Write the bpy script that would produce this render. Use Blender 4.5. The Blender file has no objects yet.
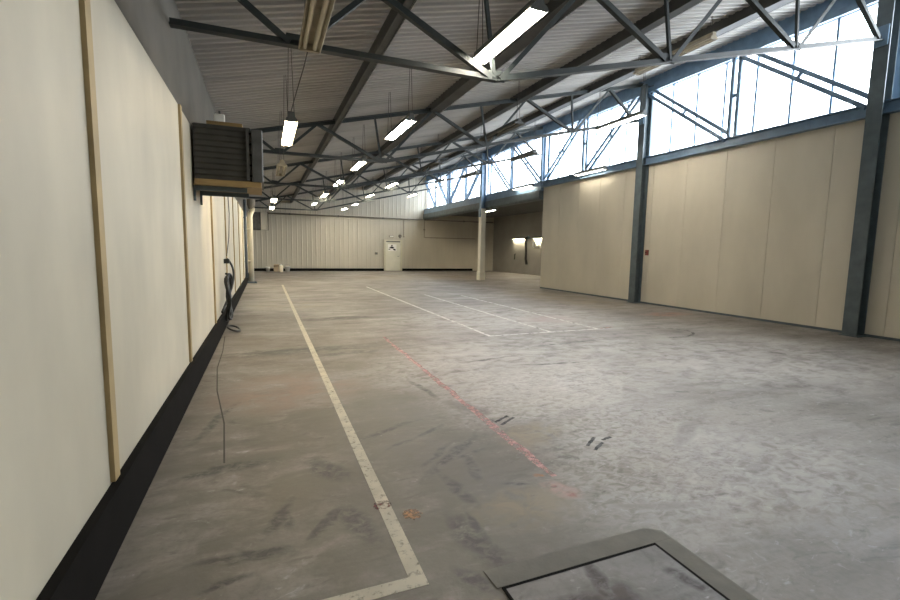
import bpy, math, random
from mathutils import Vector, Matrix
random.seed(7)
S = bpy.context.scene
C = S.collection

# ------------------------------------------------------------------ materials
def mat(name, col, rough=0.6, metal=0.0, var=0.0, vscale=4.0, stretch=(1, 1, 1), bump=0.0, bscale=40.0, col2=None, spec=0.5, detail=6.0):
    m = bpy.data.materials.new(name); m.use_nodes = True
    nt = m.node_tree; N = nt.nodes; L = nt.links
    b = N['Principled BSDF']
    b.inputs['Roughness'].default_value = rough
    b.inputs['Metallic'].default_value = metal
    b.inputs['Specular IOR Level'].default_value = spec
    tc = N.new('ShaderNodeTexCoord'); mp = N.new('ShaderNodeMapping')
    mp.inputs['Scale'].default_value = stretch
    L.new(tc.outputs['Object'], mp.inputs['Vector'])
    nz = N.new('ShaderNodeTexNoise'); nz.inputs['Scale'].default_value = vscale; nz.inputs['Detail'].default_value = detail
    L.new(mp.outputs['Vector'], nz.inputs['Vector'])
    rp = N.new('ShaderNodeValToRGB')
    c2 = col2 if col2 else tuple(max(0, c * (1 - var)) for c in col)
    rp.color_ramp.elements[0].position = 0.33; rp.color_ramp.elements[1].position = 0.67
    rp.color_ramp.elements[0].color = (*c2, 1); rp.color_ramp.elements[1].color = (*col, 1)
    L.new(nz.outputs['Fac'], rp.inputs['Fac']); L.new(rp.outputs['Color'], b.inputs['Base Color'])
    if bump:
        n2 = N.new('ShaderNodeTexNoise'); n2.inputs['Scale'].default_value = bscale
        L.new(mp.outputs['Vector'], n2.inputs['Vector'])
        bp = N.new('ShaderNodeBump'); bp.inputs['Strength'].default_value = bump; bp.inputs['Distance'].default_value = 0.01
        L.new(n2.outputs['Fac'], bp.inputs['Height']); L.new(bp.outputs['Normal'], b.inputs['Normal'])
    return m

def emit(name, col, strength):
    m = bpy.data.materials.new(name); m.use_nodes = True
    b = m.node_tree.nodes['Principled BSDF']
    b.inputs['Base Color'].default_value = (0.8, 0.8, 0.75, 1)
    b.inputs['Emission Color'].default_value = (*col, 1); b.inputs['Emission Strength'].default_value = strength
    return m

def floor_mat(name, ca, cb, dark, spots=()):
    m = bpy.data.materials.new(name); m.use_nodes = True
    nt = m.node_tree; N = nt.nodes; L = nt.links; b = N['Principled BSDF']
    tc = N.new('ShaderNodeTexCoord')
    def noise(scale, st=(1, 1, 1), detail=8, dist=0.0, rot=0.0):
        mp = N.new('ShaderNodeMapping'); mp.inputs['Scale'].default_value = st; mp.inputs['Rotation'].default_value = (0, 0, rot)
        L.new(tc.outputs['Object'], mp.inputs['Vector'])
        n = N.new('ShaderNodeTexNoise'); n.inputs['Scale'].default_value = scale; n.inputs['Detail'].default_value = detail
        n.inputs['Distortion'].default_value = dist; n.inputs['Roughness'].default_value = 0.62
        L.new(mp.outputs['Vector'], n.inputs['Vector']); return n.outputs['Fac']
    def ramp(fac, p0, p1, c0, c1):
        r = N.new('ShaderNodeValToRGB'); r.color_ramp.elements[0].position = p0; r.color_ramp.elements[1].position = p1
        r.color_ramp.elements[0].color = (*c0, 1); r.color_ramp.elements[1].color = (*c1, 1)
        L.new(fac, r.inputs['Fac']); return r.outputs['Color']
    def mixc(fac, a, bb, mode='MIX'):
        x = N.new('ShaderNodeMix'); x.data_type = 'RGBA'; x.blend_type = mode
        if isinstance(fac, float): x.inputs[0].default_value = fac
        else: L.new(fac, x.inputs[0])
        for s, v in ((6, a), (7, bb)):
            if isinstance(v, tuple): x.inputs[s].default_value = (*v, 1)
            else: L.new(v, x.inputs[s])
        return x.outputs[2]
    wn = N.new('ShaderNodeTexNoise'); wn.inputs['Scale'].default_value = 2.2; wn.inputs['Detail'].default_value = 5
    L.new(tc.outputs['Object'], wn.inputs['Vector'])
    ws = N.new('ShaderNodeVectorMath'); ws.operation = 'MULTIPLY_ADD'; ws.inputs[1].default_value = (0.22, 0.22, 0); ws.inputs[2].default_value = (-0.11, -0.11, 0)
    L.new(wn.outputs['Color'], ws.inputs[0])
    wa = N.new('ShaderNodeVectorMath'); wa.operation = 'ADD'; L.new(tc.outputs['Object'], wa.inputs[0]); L.new(ws.outputs[0], wa.inputs[1])
    wob = wa.outputs[0]
    base = ramp(noise(0.55, (1, 1, 1), 5, 0.4), 0.35, 0.66, ca, cb)
    w = (1, 1, 1); k = (0, 0, 0)
    # long dull smears across the hall, scuffs, fine dirt
    base = mixc(1.0, base, ramp(noise(1.0, (0.5, 2.6, 1), 9, 1.0, 0.25), 0.32, 0.60, (0.60, 0.58, 0.56), w), 'MULTIPLY')
    base = mixc(1.0, base, ramp(noise(3.2, (0.8, 2.0, 1), 10, 1.5, -0.5), 0.28, 0.46, (0.48, 0.46, 0.44), w), 'MULTIPLY')
    base = mixc(1.0, base, ramp(noise(26, (1, 1, 1), 6), 0.30, 0.55, (0.80, 0.79, 0.78), w), 'MULTIPLY')
    base = mixc(ramp(noise(6.0, (1, 1.8, 1), 12, 2.0, 0.9), 0.60, 0.74, k, (0.4, 0.4, 0.4)), base, (0.66, 0.65, 0.64))
    base = mixc(ramp(noise(0.8, (0.9, 1.6, 1), 4, 0.5, 1.1), 0.60, 0.74, k, (0.30, 0.30, 0.30)), base, dark)
    groups = {}
    for (cx, cy, rx, ry, rot, colr, stg, nsc) in spots:      # stains, scuffs and broad darker areas with soft broken edges
        groups.setdefault((colr, stg, nsc), []).append((cx, cy, rx, ry, rot))
    for (colr, stg, nsc), el in groups.items():
        acc = None
        for (cx, cy, rx, ry, rot) in el:
            mp = N.new('ShaderNodeMapping'); mp.vector_type = 'TEXTURE'
            mp.inputs['Location'].default_value = (cx, cy, 0); mp.inputs['Rotation'].default_value = (0, 0, rot); mp.inputs['Scale'].default_value = (rx, ry, 1)
            L.new(wob, mp.inputs['Vector'])
            gt = N.new('ShaderNodeTexGradient'); gt.gradient_type = 'SPHERICAL'; L.new(mp.outputs['Vector'], gt.inputs['Vector'])
            if acc is None: acc = gt.outputs['Fac']
            else:
                mxn = N.new('ShaderNodeMath'); mxn.operation = 'MAXIMUM'
                L.new(acc, mxn.inputs[0]); L.new(gt.outputs['Fac'], mxn.inputs[1]); acc = mxn.outputs[0]
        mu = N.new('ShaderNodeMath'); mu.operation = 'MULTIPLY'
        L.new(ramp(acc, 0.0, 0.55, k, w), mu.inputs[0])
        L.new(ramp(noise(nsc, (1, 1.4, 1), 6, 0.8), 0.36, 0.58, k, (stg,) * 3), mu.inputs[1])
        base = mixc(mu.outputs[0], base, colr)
    L.new(base, b.inputs['Base Color'])
    rr = ramp(noise(1.3, (1, 1.5, 1), 8), 0.3, 0.7, (0.42,) * 3, (0.62,) * 3)
    L.new(rr, b.inputs['Roughness'])
    b.inputs['Specular IOR Level'].default_value = 0.45
    bp = N.new('ShaderNodeBump'); bp.inputs['Strength'].default_value = 0.25; bp.inputs['Distance'].default_value = 0.01
    L.new(noise(18, (1, 1, 1), 10), bp.inputs['Height']); L.new(bp.outputs['Normal'], b.inputs['Normal'])
    return m

def worn_paint(name, col, lo, hi, scale=14.0, stretch=(1, 1, 1), rough=0.6, edge=None):
    """paint that has rubbed off in patches (bare concrete shows between)"""
    m = bpy.data.materials.new(name); m.use_nodes = True
    nt = m.node_tree; N = nt.nodes; L = nt.links; b = N['Principled BSDF']
    b.inputs['Roughness'].default_value = rough
    tc = N.new('ShaderNodeTexCoord'); mp = N.new('ShaderNodeMapping'); mp.inputs['Scale'].default_value = stretch
    L.new(tc.outputs['Object'], mp.inputs['Vector'])
    n = N.new('ShaderNodeTexNoise'); n.inputs['Scale'].default_value = scale; n.inputs['Detail'].default_value = 10
    n.inputs['Roughness'].default_value = 0.7
    L.new(mp.outputs['Vector'], n.inputs['Vector'])
    r = N.new('ShaderNodeValToRGB'); r.color_ramp.elements[0].position = lo; r.color_ramp.elements[1].position = hi
    L.new(n.outputs['Fac'], r.inputs['Fac'])
    L.new(r.outputs['Color'], b.inputs['Alpha'])
    n2 = N.new('ShaderNodeTexNoise'); n2.inputs['Scale'].default_value = 5; n2.inputs['Detail'].default_value = 6
    L.new(tc.outputs['Object'], n2.inputs['Vector'])
    r2 = N.new('ShaderNodeValToRGB')
    r2.color_ramp.elements[0].position = 0.3; r2.color_ramp.elements[1].position = 0.65
    r2.color_ramp.elements[0].color = (*[c * 0.72 for c in col], 1); r2.color_ramp.elements[1].color = (*col, 1)
    L.new(n2.outputs['Fac'], r2.inputs['Fac']); L.new(r2.outputs['Color'], b.inputs['Base Color'])
    return m

M = {}
DK = (0.055, 0.050, 0.045); GR = (0.14, 0.125, 0.11); LT = (0.60, 0.565, 0.535); BR = (0.25, 0.205, 0.14)
SP = [(0.5, 6.9, 1.5, 0.30, 0.05, DK, 0.75, 5), (1.1, 6.55, 0.8, 0.16, 0.1, DK, 0.6, 7), (0.0, 6.3, 0.8, 0.2, -0.2, GR, 0.7, 6),
      (1.55, 9.9, 1.4, 0.3, 0.0, DK, 0.75, 4), (2.6, 10.4, 1.3, 0.25, 0.1, GR, 0.7, 4), (0.3, 10.6, 1.2, 0.35, 0.1, GR, 0.6, 4),
      (0.30, 2.42, 0.22, 0.05, 0.6, DK, 0.8, 14), (-0.12, 2.27, 0.30, 0.05, -0.12, DK, 0.75, 14), (0.02, 2.58, 0.06, 0.22, -0.5, DK, 0.6, 16), (-0.2, 2.12, 0.16, 0.04, 0.1, DK, 0.7, 16),
      (0.45, 2.35, 0.10, 0.22, 0.2, DK, 0.45, 12), (-0.3, 3.3, 0.4, 0.10, 0.2, DK, 0.5, 9), (0.35, 3.05, 0.12, 0.25, 0.5, DK, 0.5, 12), (-0.42, 4.3, 0.05, 0.7, -0.25, DK, 0.7, 9),
      (1.05, 3.2, 0.35, 0.7, 0.3, GR, 0.6, 7), (1.25, 2.6, 0.25, 0.5, 0.2, GR, 0.6, 8), (0.98, 2.05, 0.10, 0.35, 0.1, DK, 0.5, 12), (1.2, 4.1, 0.4, 0.5, 0.0, GR, 0.5, 6),
      (1.75, 3.9, 0.12, 0.3, 0.5, DK, 0.7, 12), (1.25, 3.0, 0.5, 0.06, 0.7, DK, 0.5, 12), (0.9, 3.6, 0.4, 0.05, 0.4, DK, 0.5, 12),
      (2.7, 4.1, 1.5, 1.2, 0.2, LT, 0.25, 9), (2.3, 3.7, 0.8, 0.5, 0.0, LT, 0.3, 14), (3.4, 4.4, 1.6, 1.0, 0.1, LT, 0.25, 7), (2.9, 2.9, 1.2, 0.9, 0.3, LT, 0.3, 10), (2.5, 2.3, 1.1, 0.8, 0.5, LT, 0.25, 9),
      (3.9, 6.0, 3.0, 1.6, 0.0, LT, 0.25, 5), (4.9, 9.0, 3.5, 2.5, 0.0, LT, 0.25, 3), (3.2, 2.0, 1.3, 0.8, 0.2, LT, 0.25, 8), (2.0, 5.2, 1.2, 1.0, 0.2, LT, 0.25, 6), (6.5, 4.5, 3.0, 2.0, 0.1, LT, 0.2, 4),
      (2.0, 3.1, 0.42, 0.30, 0.3, BR, 0.7, 5), (1.4, 2.2, 0.4, 0.25, 0.0, BR, 0.6, 5), (0.2, 5.0, 0.9, 0.8, 0.0, (0.27, 0.19, 0.155), 0.6, 2.5), (0.5, 12.5, 1.5, 1.2, 0, (0.30, 0.25, 0.20), 0.6, 2),
      (2.62, 4.22, 0.05, 0.03, 0, DK, 1.0, 5), (3.05, 3.95, 0.10, 0.03, 0.2, DK, 0.9, 9), (4.2, 3.6, 0.12, 0.04, -0.4, DK, 0.8, 9), (1.95, 4.6, 0.3, 0.04, 0.2, DK, 0.5, 12),
      (4.4, 5.2, 1.4, 0.12, 0.1, GR, 0.6, 7), (5.3, 5.0, 1.2, 0.10, -0.15, GR, 0.6, 7), (6.5, 5.6, 1.6, 0.14, -0.1, GR, 0.6, 6), (7.0, 8.3, 1.8, 0.25, -0.2, GR, 0.6, 5), (9.3, 8.5, 0.9, 0.4, 0, (0.36, 0.18, 0.13), 0.4, 4),
      (5.9, 8.6, 0.9, 0.7, 0, (0.33, 0.25, 0.23), 0.6, 2), (9.0, 12.5, 1.5, 3.5, 0, BR, 0.7, 1.5), (8, 24, 5, 3, 0, BR, 0.6, 0.8), (0.86, 1.76, 0.05, 0.14, 0.4, DK, 0.85, 14), (1.25, 2.08, 0.03, 0.03, 0, DK, 0.9, 5),
      (3.3, 2.7, 0.5, 0.08, 0.5, GR, 0.5, 9), (2.1, 1.95, 0.3, 0.05, -0.4, GR, 0.5, 12)]
DL = (0.135, 0.120, 0.095)  # broad darker brown-grey ellipses over the left side of the floor
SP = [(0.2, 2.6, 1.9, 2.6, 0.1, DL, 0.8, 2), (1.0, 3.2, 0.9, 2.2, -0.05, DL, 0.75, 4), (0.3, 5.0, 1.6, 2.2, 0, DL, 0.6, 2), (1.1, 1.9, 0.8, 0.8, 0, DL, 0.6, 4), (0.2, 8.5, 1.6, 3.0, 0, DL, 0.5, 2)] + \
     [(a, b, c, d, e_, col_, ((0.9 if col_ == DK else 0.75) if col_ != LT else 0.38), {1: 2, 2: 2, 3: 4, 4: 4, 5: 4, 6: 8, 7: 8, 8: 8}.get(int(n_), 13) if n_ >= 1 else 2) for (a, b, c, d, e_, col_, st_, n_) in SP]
SC = (0.07, 0.065, 0.058)
for (x_, y_, rx_, ry_, r_) in ((1.15, 3.05, 0.30, 0.035, 0.7), (1.30, 2.75, 0.05, 0.22, -0.3), (1.38, 2.95, 0.16, 0.04, 0.2), (1.10, 2.55, 0.05, 0.30, 0.15), (1.22, 3.45, 0.25, 0.03, 0.5), (0.95, 3.30, 0.22, 0.03, 0.4),
        (1.55, 4.6, 0.05, 0.45, 0.1), (1.05, 2.15, 0.03, 0.16, 0.0), (1.45, 2.45, 0.12, 0.03, -0.4), (-0.05, 2.30, 0.20, 0.035, -0.1), (0.28, 2.43, 0.17, 0.035, 0.65), (0.05, 2.55, 0.04, 0.12, 0.2), (0.6, 4.3, 0.10, 0.03, 0.2),
        (0.95, 6.2, 0.12, 0.05, 0), (2.9, 5.6, 0.6, 0.04, 0.15), (3.6, 5.1, 0.7, 0.04, -0.1), (4.6, 6.2, 1.0, 0.05, 0.1), (0.35, 7.0, 1.1, 0.10, 0.05), (1.7, 10.1, 0.9, 0.12, 0.0)):
    SP += [(x_, y_, rx_, ry_, r_, SC, 1.0, 10 if rx_ + ry_ < 0.4 else 6)]
SP += [(1.70, 2.34, 0.03, 0.025, 0, (0.16, 0.03, 0.025), 1.0, 14), (1.74, 2.22, 0.03, 0.04, 0.4, (0.16, 0.03, 0.025), 1.0, 14), (1.71, 2.3, 0.10, 0.16, 0.5, (0.42, 0.25, 0.22), 0.75, 10),
       (1.69, 2.50, 0.05, 0.03, 0, (0.33, 0.13, 0.04), 1.0, 14), (1.84, 3.5, 0.10, 0.06, 0.4, DK, 1.0, 10), (1.78, 3.75, 0.2, 0.1, 0.4, GR, 1.0, 8)]
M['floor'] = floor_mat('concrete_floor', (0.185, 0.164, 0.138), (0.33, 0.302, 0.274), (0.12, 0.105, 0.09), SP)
M['pit_border'] = mat('trowelled_mortar', (0.185, 0.172, 0.146), 0.75, var=0.2, vscale=9, bump=0.2, bscale=60)
OIL = (0.035, 0.022, 0.018)
M['pit_cover'] = floor_mat('cover_concrete', (0.20, 0.187, 0.18), (0.29, 0.275, 0.27), (0.12, 0.10, 0.09),
      [(-0.14, 0.385, 0.24, 0.055, -0.2, OIL, 1.0, 14), (-0.02, 0.46, 0.055, 0.21, -0.25, OIL, 1.0, 14), (0.0, 0.36, 0.12, 0.10, 0.4, OIL, 1.0, 14), (-0.14, 0.385, 0.24, 0.055, -0.2, OIL, 1.0, 9), (-0.02, 0.46, 0.055, 0.21, -0.25, OIL, 1.0, 9), (0.0, 0.36, 0.12, 0.10, 0.4, OIL, 1.0, 9), (0.38, 0.36, 0.05, 0.13, 0.5, OIL, 0.9, 10), (-0.02, 0.40, 0.3, 0.16, 0, (0.10, 0.075, 0.06), 0.4, 8)])
M['steel'] = mat('green_grey_steel_paint', (0.034, 0.043, 0.042), 0.5, var=0.35, vscale=6)
M['purlin'] = mat('dull_galvanised_purlin', (0.082, 0.084, 0.082), 0.55, var=0.3, vscale=3)
M['blue'] = mat('glare_tinted_steel', (0.17, 0.27, 0.39), 0.45, var=0.25, vscale=5)  # grey steel, with the bluish window glare put into its colour
M['column'] = mat('slate_column_paint', (0.095, 0.125, 0.140), 0.5, var=0.3, vscale=5)
M['deck'] = mat('galvanised_roof_deck', (0.50, 0.485, 0.46), 0.7, spec=0.25, var=0.22, vscale=0.8, stretch=(0.5, 2, 1))
M['cream'] = mat('cream_panel_paint', (0.62, 0.575, 0.475), 0.5, var=0.13, vscale=1.3, stretch=(1, 1, 0.4))
M['left_cream'] = mat('left_wall_paint', (0.58, 0.53, 0.415), 0.55, var=0.22, vscale=1.6, stretch=(1, 1, 0.5))
M['strip'] = mat('tan_cover_strip', (0.42, 0.31, 0.15), 0.6, var=0.25, vscale=5)
M['backwall'] = mat('pale_wall_cladding', (0.52, 0.485, 0.40), 0.55, var=0.14, vscale=0.9, stretch=(1, 1, 0.3))
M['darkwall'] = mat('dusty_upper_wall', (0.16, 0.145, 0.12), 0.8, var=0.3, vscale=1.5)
M['annexwall'] = mat('annex_wall_paint', (0.30, 0.285, 0.25), 0.7, var=0.15, vscale=1.2)
M['soffit'] = mat('annex_soffit', (0.115, 0.12, 0.125), 0.8, var=0.2, vscale=1.5)
M['black'] = mat('black_base_paint', (0.010, 0.009, 0.008), 0.85, var=0.3, spec=0.08)
M['rubber'] = mat('black_rubber', (0.010, 0.011, 0.010), 0.45, var=0.2)
M['white'] = mat('white_plastic', (0.86, 0.85, 0.80), 0.45, var=0.08)
M['door'] = mat('cream_door_paint', (0.70, 0.68, 0.56), 0.5, var=0.1, vscale=2)
M['doorframe'] = mat('cream_door_frame', (0.62, 0.59, 0.45), 0.5, var=0.1, vscale=2)
M['pipe'] = mat('cream_pipe_paint', (0.74, 0.68, 0.52), 0.45, var=0.12, vscale=3)
M['heater'] = mat('dark_heater_casing', (0.050, 0.047, 0.038), 0.6, var=0.4, vscale=4)
M['flange'] = mat('grey_zinc_flange', (0.105, 0.105, 0.10), 0.5, metal=0.3, var=0.4, vscale=7)
M['wood'] = mat('tan_timber_shelf', (0.33, 0.22, 0.085), 0.65, var=0.3, vscale=3, stretch=(1, 8, 8))
M['greybox'] = mat('grey_panel', (0.22, 0.20, 0.165), 0.6, var=0.15)
M['lamp_old'] = mat('dusty_lamp_metal', (0.42, 0.36, 0.25), 0.5, var=0.3, vscale=8)
M['lamp_dark'] = mat('dark_lamp_back', (0.10, 0.105, 0.10), 0.5, var=0.3, vscale=8)
M['lamp_white'] = mat('white_lamp_metal', (0.75, 0.74, 0.70), 0.4, var=0.06)
M['tube_off'] = mat('unlit_tube_glass', (0.66, 0.58, 0.43), 0.25, var=0.1)
M['tube_white'] = emit('lit_tube_neutral', (1.0, 0.91, 0.78), 50)
M['tube_warm'] = emit('lit_tube_warm', (1.0, 0.76, 0.44), 24)
M['tube_sill'] = emit('lit_tube_sill', (1.0, 0.92, 0.78), 9)
M['tube_soft'] = emit('lit_tube_small', (1.0, 0.88, 0.66), 34)
M['wire'] = mat('thin_wire', (0.06, 0.055, 0.05), 0.5)
M['line'] = worn_paint('worn_white_line', (0.58, 0.53, 0.42), 0.27, 0.47, 22)
M['line_thin'] = worn_paint('faded_white_line', (0.66, 0.63, 0.58), 0.30, 0.50, 7)
M['red'] = worn_paint('worn_pink_red_line', (0.78, 0.45, 0.43), 0.34, 0.74, 12)
M['red_spot'] = worn_paint('dark_red_spots', (0.22, 0.05, 0.045), 0.44, 0.62, 30)
M['orange'] = worn_paint('orange_rust_stain', (0.62, 0.36, 0.19), 0.34, 0.70, 20)
M['tyre'] = worn_paint('black_tyre_mark', (0.03, 0.028, 0.026), 0.26, 0.5, 14)
M['tyre_soft'] = worn_paint('grey_tyre_arc', (0.13, 0.125, 0.12), 0.45, 0.85, 9)
M['crack'] = mat('crack_fill', (0.07, 0.065, 0.055), 0.8, var=0.3)
M['stain'] = worn_paint('dark_oil_stain', (0.045, 0.030, 0.025), 0.34, 0.55, 9)
M['card'] = mat('brown_cardboard', (0.50, 0.39, 0.26), 0.8, var=0.15)
M['clad'] = mat('off_white_column_cladding', (0.84, 0.81, 0.71), 0.5, var=0.08, vscale=2)
M['canister'] = mat('ivory_plastic', (0.86, 0.76, 0.58), 0.45, var=0.08)
M['redbox'] = mat('red_brown_plastic', (0.24, 0.06, 0.045), 0.5, var=0.2)

# glazing: thin frosted panels, mostly letting the sky through
g = bpy.data.materials.new('clerestory_glazing'); g.use_nodes = True
nt = g.node_tree; nt.nodes.clear()
o_ = nt.nodes.new('ShaderNodeOutputMaterial'); mx = nt.nodes.new('ShaderNodeMixShader')
tr = nt.nodes.new('ShaderNodeBsdfTransparent'); tl = nt.nodes.new('ShaderNodeBsdfTranslucent')
tr.inputs['Color'].default_value = (0.93, 0.97, 1, 1); tl.inputs['Color'].default_value = (0.9, 0.93, 0.95, 1)
mx.inputs[0].default_value = 0.2
nt.links.new(tr.outputs[0], mx.inputs[1]); nt.links.new(tl.outputs[0], mx.inputs[2]); nt.links.new(mx.outputs[0], o_.inputs[0])
M['glass'] = g

# ------------------------------------------------------------------ mesh helpers
class MB:
    def __init__(s): s.v = []; s.f = []
    def add(s, vs, fs):
        n = len(s.v); s.v += [tuple(v) for v in vs]; s.f += [tuple(i + n for i in f) for f in fs]; return s
    def box(s, x0, x1, y0, y1, z0, z1, ch=0.0):
        if ch <= 0:
            return s.add([(x0, y0, z0), (x1, y0, z0), (x1, y1, z0), (x0, y1, z0), (x0, y0, z1), (x1, y0, z1), (x1, y1, z1), (x0, y1, z1)],
                         [(3, 2, 1, 0), (4, 5, 6, 7), (0, 1, 5, 4), (1, 2, 6, 5), (2, 3, 7, 6), (3, 0, 4, 7)])
        # chamfered on the vertical edges and the top rim
        def ring(a, z): return [(x0 + a + ch, y0 + a, z), (x1 - a - ch, y0 + a, z), (x1 - a, y0 + a + ch, z), (x1 - a, y1 - a - ch, z),
                                (x1 - a - ch, y1 - a, z), (x0 + a + ch, y1 - a, z), (x0 + a, y1 - a - ch, z), (x0 + a, y0 + a + ch, z)]
        rs = [ring(0, z0), ring(0, z1 - ch), ring(ch, z1)]
        vs = sum(rs, []); fs = [tuple(range(7, -1, -1)), tuple(range(16, 24))]
        for r in range(2):
            for i in range(8): j = (i + 1) % 8; fs.append((r * 8 + i, r * 8 + j, r * 8 + 8 + j, r * 8 + 8 + i))
        return s.add(vs, fs)
    def prof(s, p, q, poly, up=(0, 0, 1)):
        """extrude a 2D outline (side, up) from p to q"""
        p = Vector(p); q = Vector(q); d = (q - p).normalized(); u = Vector(up)
        sd = d.cross(u)
        if sd.length < 1e-5: sd = d.cross(Vector((1, 0, 0)))
        sd.normalize(); u = sd.cross(d).normalized()
        n = len(poly)
        vs = [p + sd * a + u * b for a, b in poly] + [q + sd * a + u * b for a, b in poly]
        fs = [tuple(range(n - 1, -1, -1)), tuple(range(n, 2 * n))]
        for i in range(n): j = (i + 1) % n; fs.append((i, j, n + j, n + i))
        return s.add(vs, fs)
    def bar(s, p, q, w, h, up=(0, 0, 1)):
        return s.prof(p, q, [(-w / 2, -h / 2), (w / 2, -h / 2), (w / 2, h / 2), (-w / 2, h / 2)], up)
    def tee(s, p, q, w, h, t, up=(0, 0, 1), inv=False):
        k = -1 if inv else 1
        pl = [(-w / 2, h / 2), (-w / 2, h / 2 - t), (-t / 2, h / 2 - t), (-t / 2, -h / 2), (t / 2, -h / 2), (t / 2, h / 2 - t), (w / 2, h / 2 - t), (w / 2, h / 2)]
        pl = [(a, b * k) for a, b in pl]
        return s.prof(p, q, pl, up)
    def angle(s, p, q, w, t, up=(0, 0, 1), flip=1):
        pl = [(0, 0), (w * flip, 0), (w * flip, t), (t * flip, t), (t * flip, w), (0, w)]
        pl = [(a - w * flip / 2, b - w / 2) for a, b in pl]
        return s.prof(p, q, pl, up)
    def ibeam(s, p, q, w, h, t, up=(0, 0, 1)):
        a, b, c = w / 2, h / 2, t / 2
        return s.prof(p, q, [(-a, -b), (a, -b), (a, -b + t), (c, -b + t), (c, b - t), (a, b - t), (a, b), (-a, b), (-a, b - t), (-c, b - t), (-c, -b + t), (-a, -b + t)], up)
    def tube(s, pts, r, n=8, rad=None):
        P = [Vector(p) for p in pts]; rings = []
        prev = None
        for i, p in enumerate(P):
            d = (P[min(i + 1, len(P) - 1)] - P[max(i - 1, 0)]).normalized()
            if prev is None:
                a = d.cross(Vector((0, 0, 1)))
                if a.length < 0.05: a = d.cross(Vector((1, 0, 0)))
            else:
                a = prev - d * prev.dot(d)
            a.normalize(); prev = a; bb = d.cross(a)
            rr = rad[i] if rad else r
            rings.append([p + (a * math.cos(2 * math.pi * k / n) + bb * math.sin(2 * math.pi * k / n)) * rr for k in range(n)])
        vs = sum(rings, []); fs = [tuple(range(n - 1, -1, -1)), tuple(range((len(P) - 1) * n, len(P) * n))]
        for i in range(len(P) - 1):
            for k in range(n): j = (k + 1) % n; fs.append((i * n + k, i * n + j, (i + 1) * n + j, (i + 1) * n + k))
        return s.add(vs, fs)
    def lathe(s, cx, cy, prof, n=20):
        vs = []; fs = []
        for r, z in prof:
            vs += [(cx + r * math.cos(2 * math.pi * k / n), cy + r * math.sin(2 * math.pi * k / n), z) for k in range(n)]
        m = len(prof)
        for i in range(m - 1):
            for k in range(n): j = (k + 1) % n; fs.append((i * n + k, i * n + j, (i + 1) * n + j, (i + 1) * n + k))
        fs.append(tuple(range(n - 1, -1, -1))); fs.append(tuple(range((m - 1) * n, m * n)))
        return s.add(vs, fs)
    def slab(s, poly, z0, z1):
        n = len(poly)
        vs = [(x, y, z0) for x, y in poly] + [(x, y, z1) for x, y in poly]
        fs = [tuple(range(n - 1, -1, -1)), tuple(range(n, 2 * n))]
        for i in range(n): j = (i + 1) % n; fs.append((i, j, n + j, n + i))
        return s.add(vs, fs)
    def build(s, name, m, parent=None, smooth=False):
        import bmesh
        me = bpy.data.meshes.new(name); me.from_pydata(s.v, [], s.f)
        bm = bmesh.new(); bm.from_mesh(me); bmesh.ops.recalc_face_normals(bm, faces=bm.faces); bm.to_mesh(me); bm.free()
        if smooth:
            for p in me.polygons: p.use_smooth = len(p.vertices) == 4
        me.materials.append(m)
        o = bpy.data.objects.new(name, me); C.objects.link(o)
        if parent: o.parent = parent
        return o

def tag(o, label, cat, group=None, kind=None):
    o['label'] = label; o['category'] = cat
    if group: o['group'] = group
    if kind: o['kind'] = kind
    return o
def thing(name, label, cat, loc=(0, 0, 0), group=None):
    o = bpy.data.objects.new(name, None); C.objects.link(o); o.location = loc; o.empty_display_size = 0.2
    return tag(o, label, cat, group)
def struct(o, label=None):
    o['kind'] = 'structure'
    if label: o['label'] = label
    return o
def copy_tree(o, parent=None):
    c = o.copy(); C.objects.link(c)
    if parent: c.parent = parent
    for ch in list(o.children): copy_tree(ch, c)
    return c

# ------------------------------------------------------------------ dimensions of the hall
XL, XR, XA = -0.75, 10.6, 16.0
Y0, YB = -2.5, 31.1
PE = 16.25                                    # far end of the right hand panel wall
SL = 0.234
def roofz(x): return 3.98 + SL * x            # line of the truss top chords
DECK = 0.15

# ------------------------------------------------------------------ shell
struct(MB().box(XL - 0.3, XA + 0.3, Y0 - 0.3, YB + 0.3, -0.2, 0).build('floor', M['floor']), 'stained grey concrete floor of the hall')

# corrugated roof deck, ribs running up the slope
mb = MB(); pts = []
y = Y0 - 0.3; i = 0
while y < YB + 0.35:
    d = 0.038
    pts += [(y, 0), (y + 0.055, 0), (y + 0.075, d), (y + 0.13, d)]
    if i % 8 == 7: pts += [(y + 0.134, -0.012), (y + 0.142, -0.012)]       # side lap of two sheets
    y += 0.15; i += 1
xa, xb = XL - 0.3, 11.15
vs = []; fs = []
for (yy, dz) in pts:
    vs += [(xa, yy, roofz(xa) + DECK + dz), (xb, yy, roofz(xb) + DECK + dz)]
for k in range(len(pts) - 1): fs.append((2 * k, 2 * k + 1, 2 * k + 3, 2 * k + 2))
mb.add(vs, fs); deck = mb.build('ceiling', M['deck']); struct(deck, 'sloping corrugated metal roof deck seen from below')
sd = deck.modifiers.new('thickness', 'SOLIDIFY'); sd.thickness = 0.006; sd.offset = 1

def wallpoly(name, m, poly_xz, y0, y1):
    mbx = MB(); n = len(poly_xz)
    vs = [(x, y0, z) for x, z in poly_xz] + [(x, y1, z) for x, z in poly_xz]
    fs = [tuple(range(n)), tuple(range(2 * n - 1, n - 1, -1))]
    for k in range(n): j = (k + 1) % n; fs.append((k, n + k, n + j, j))
    return struct(mbx.add(vs, fs).build(name, m))

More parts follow.
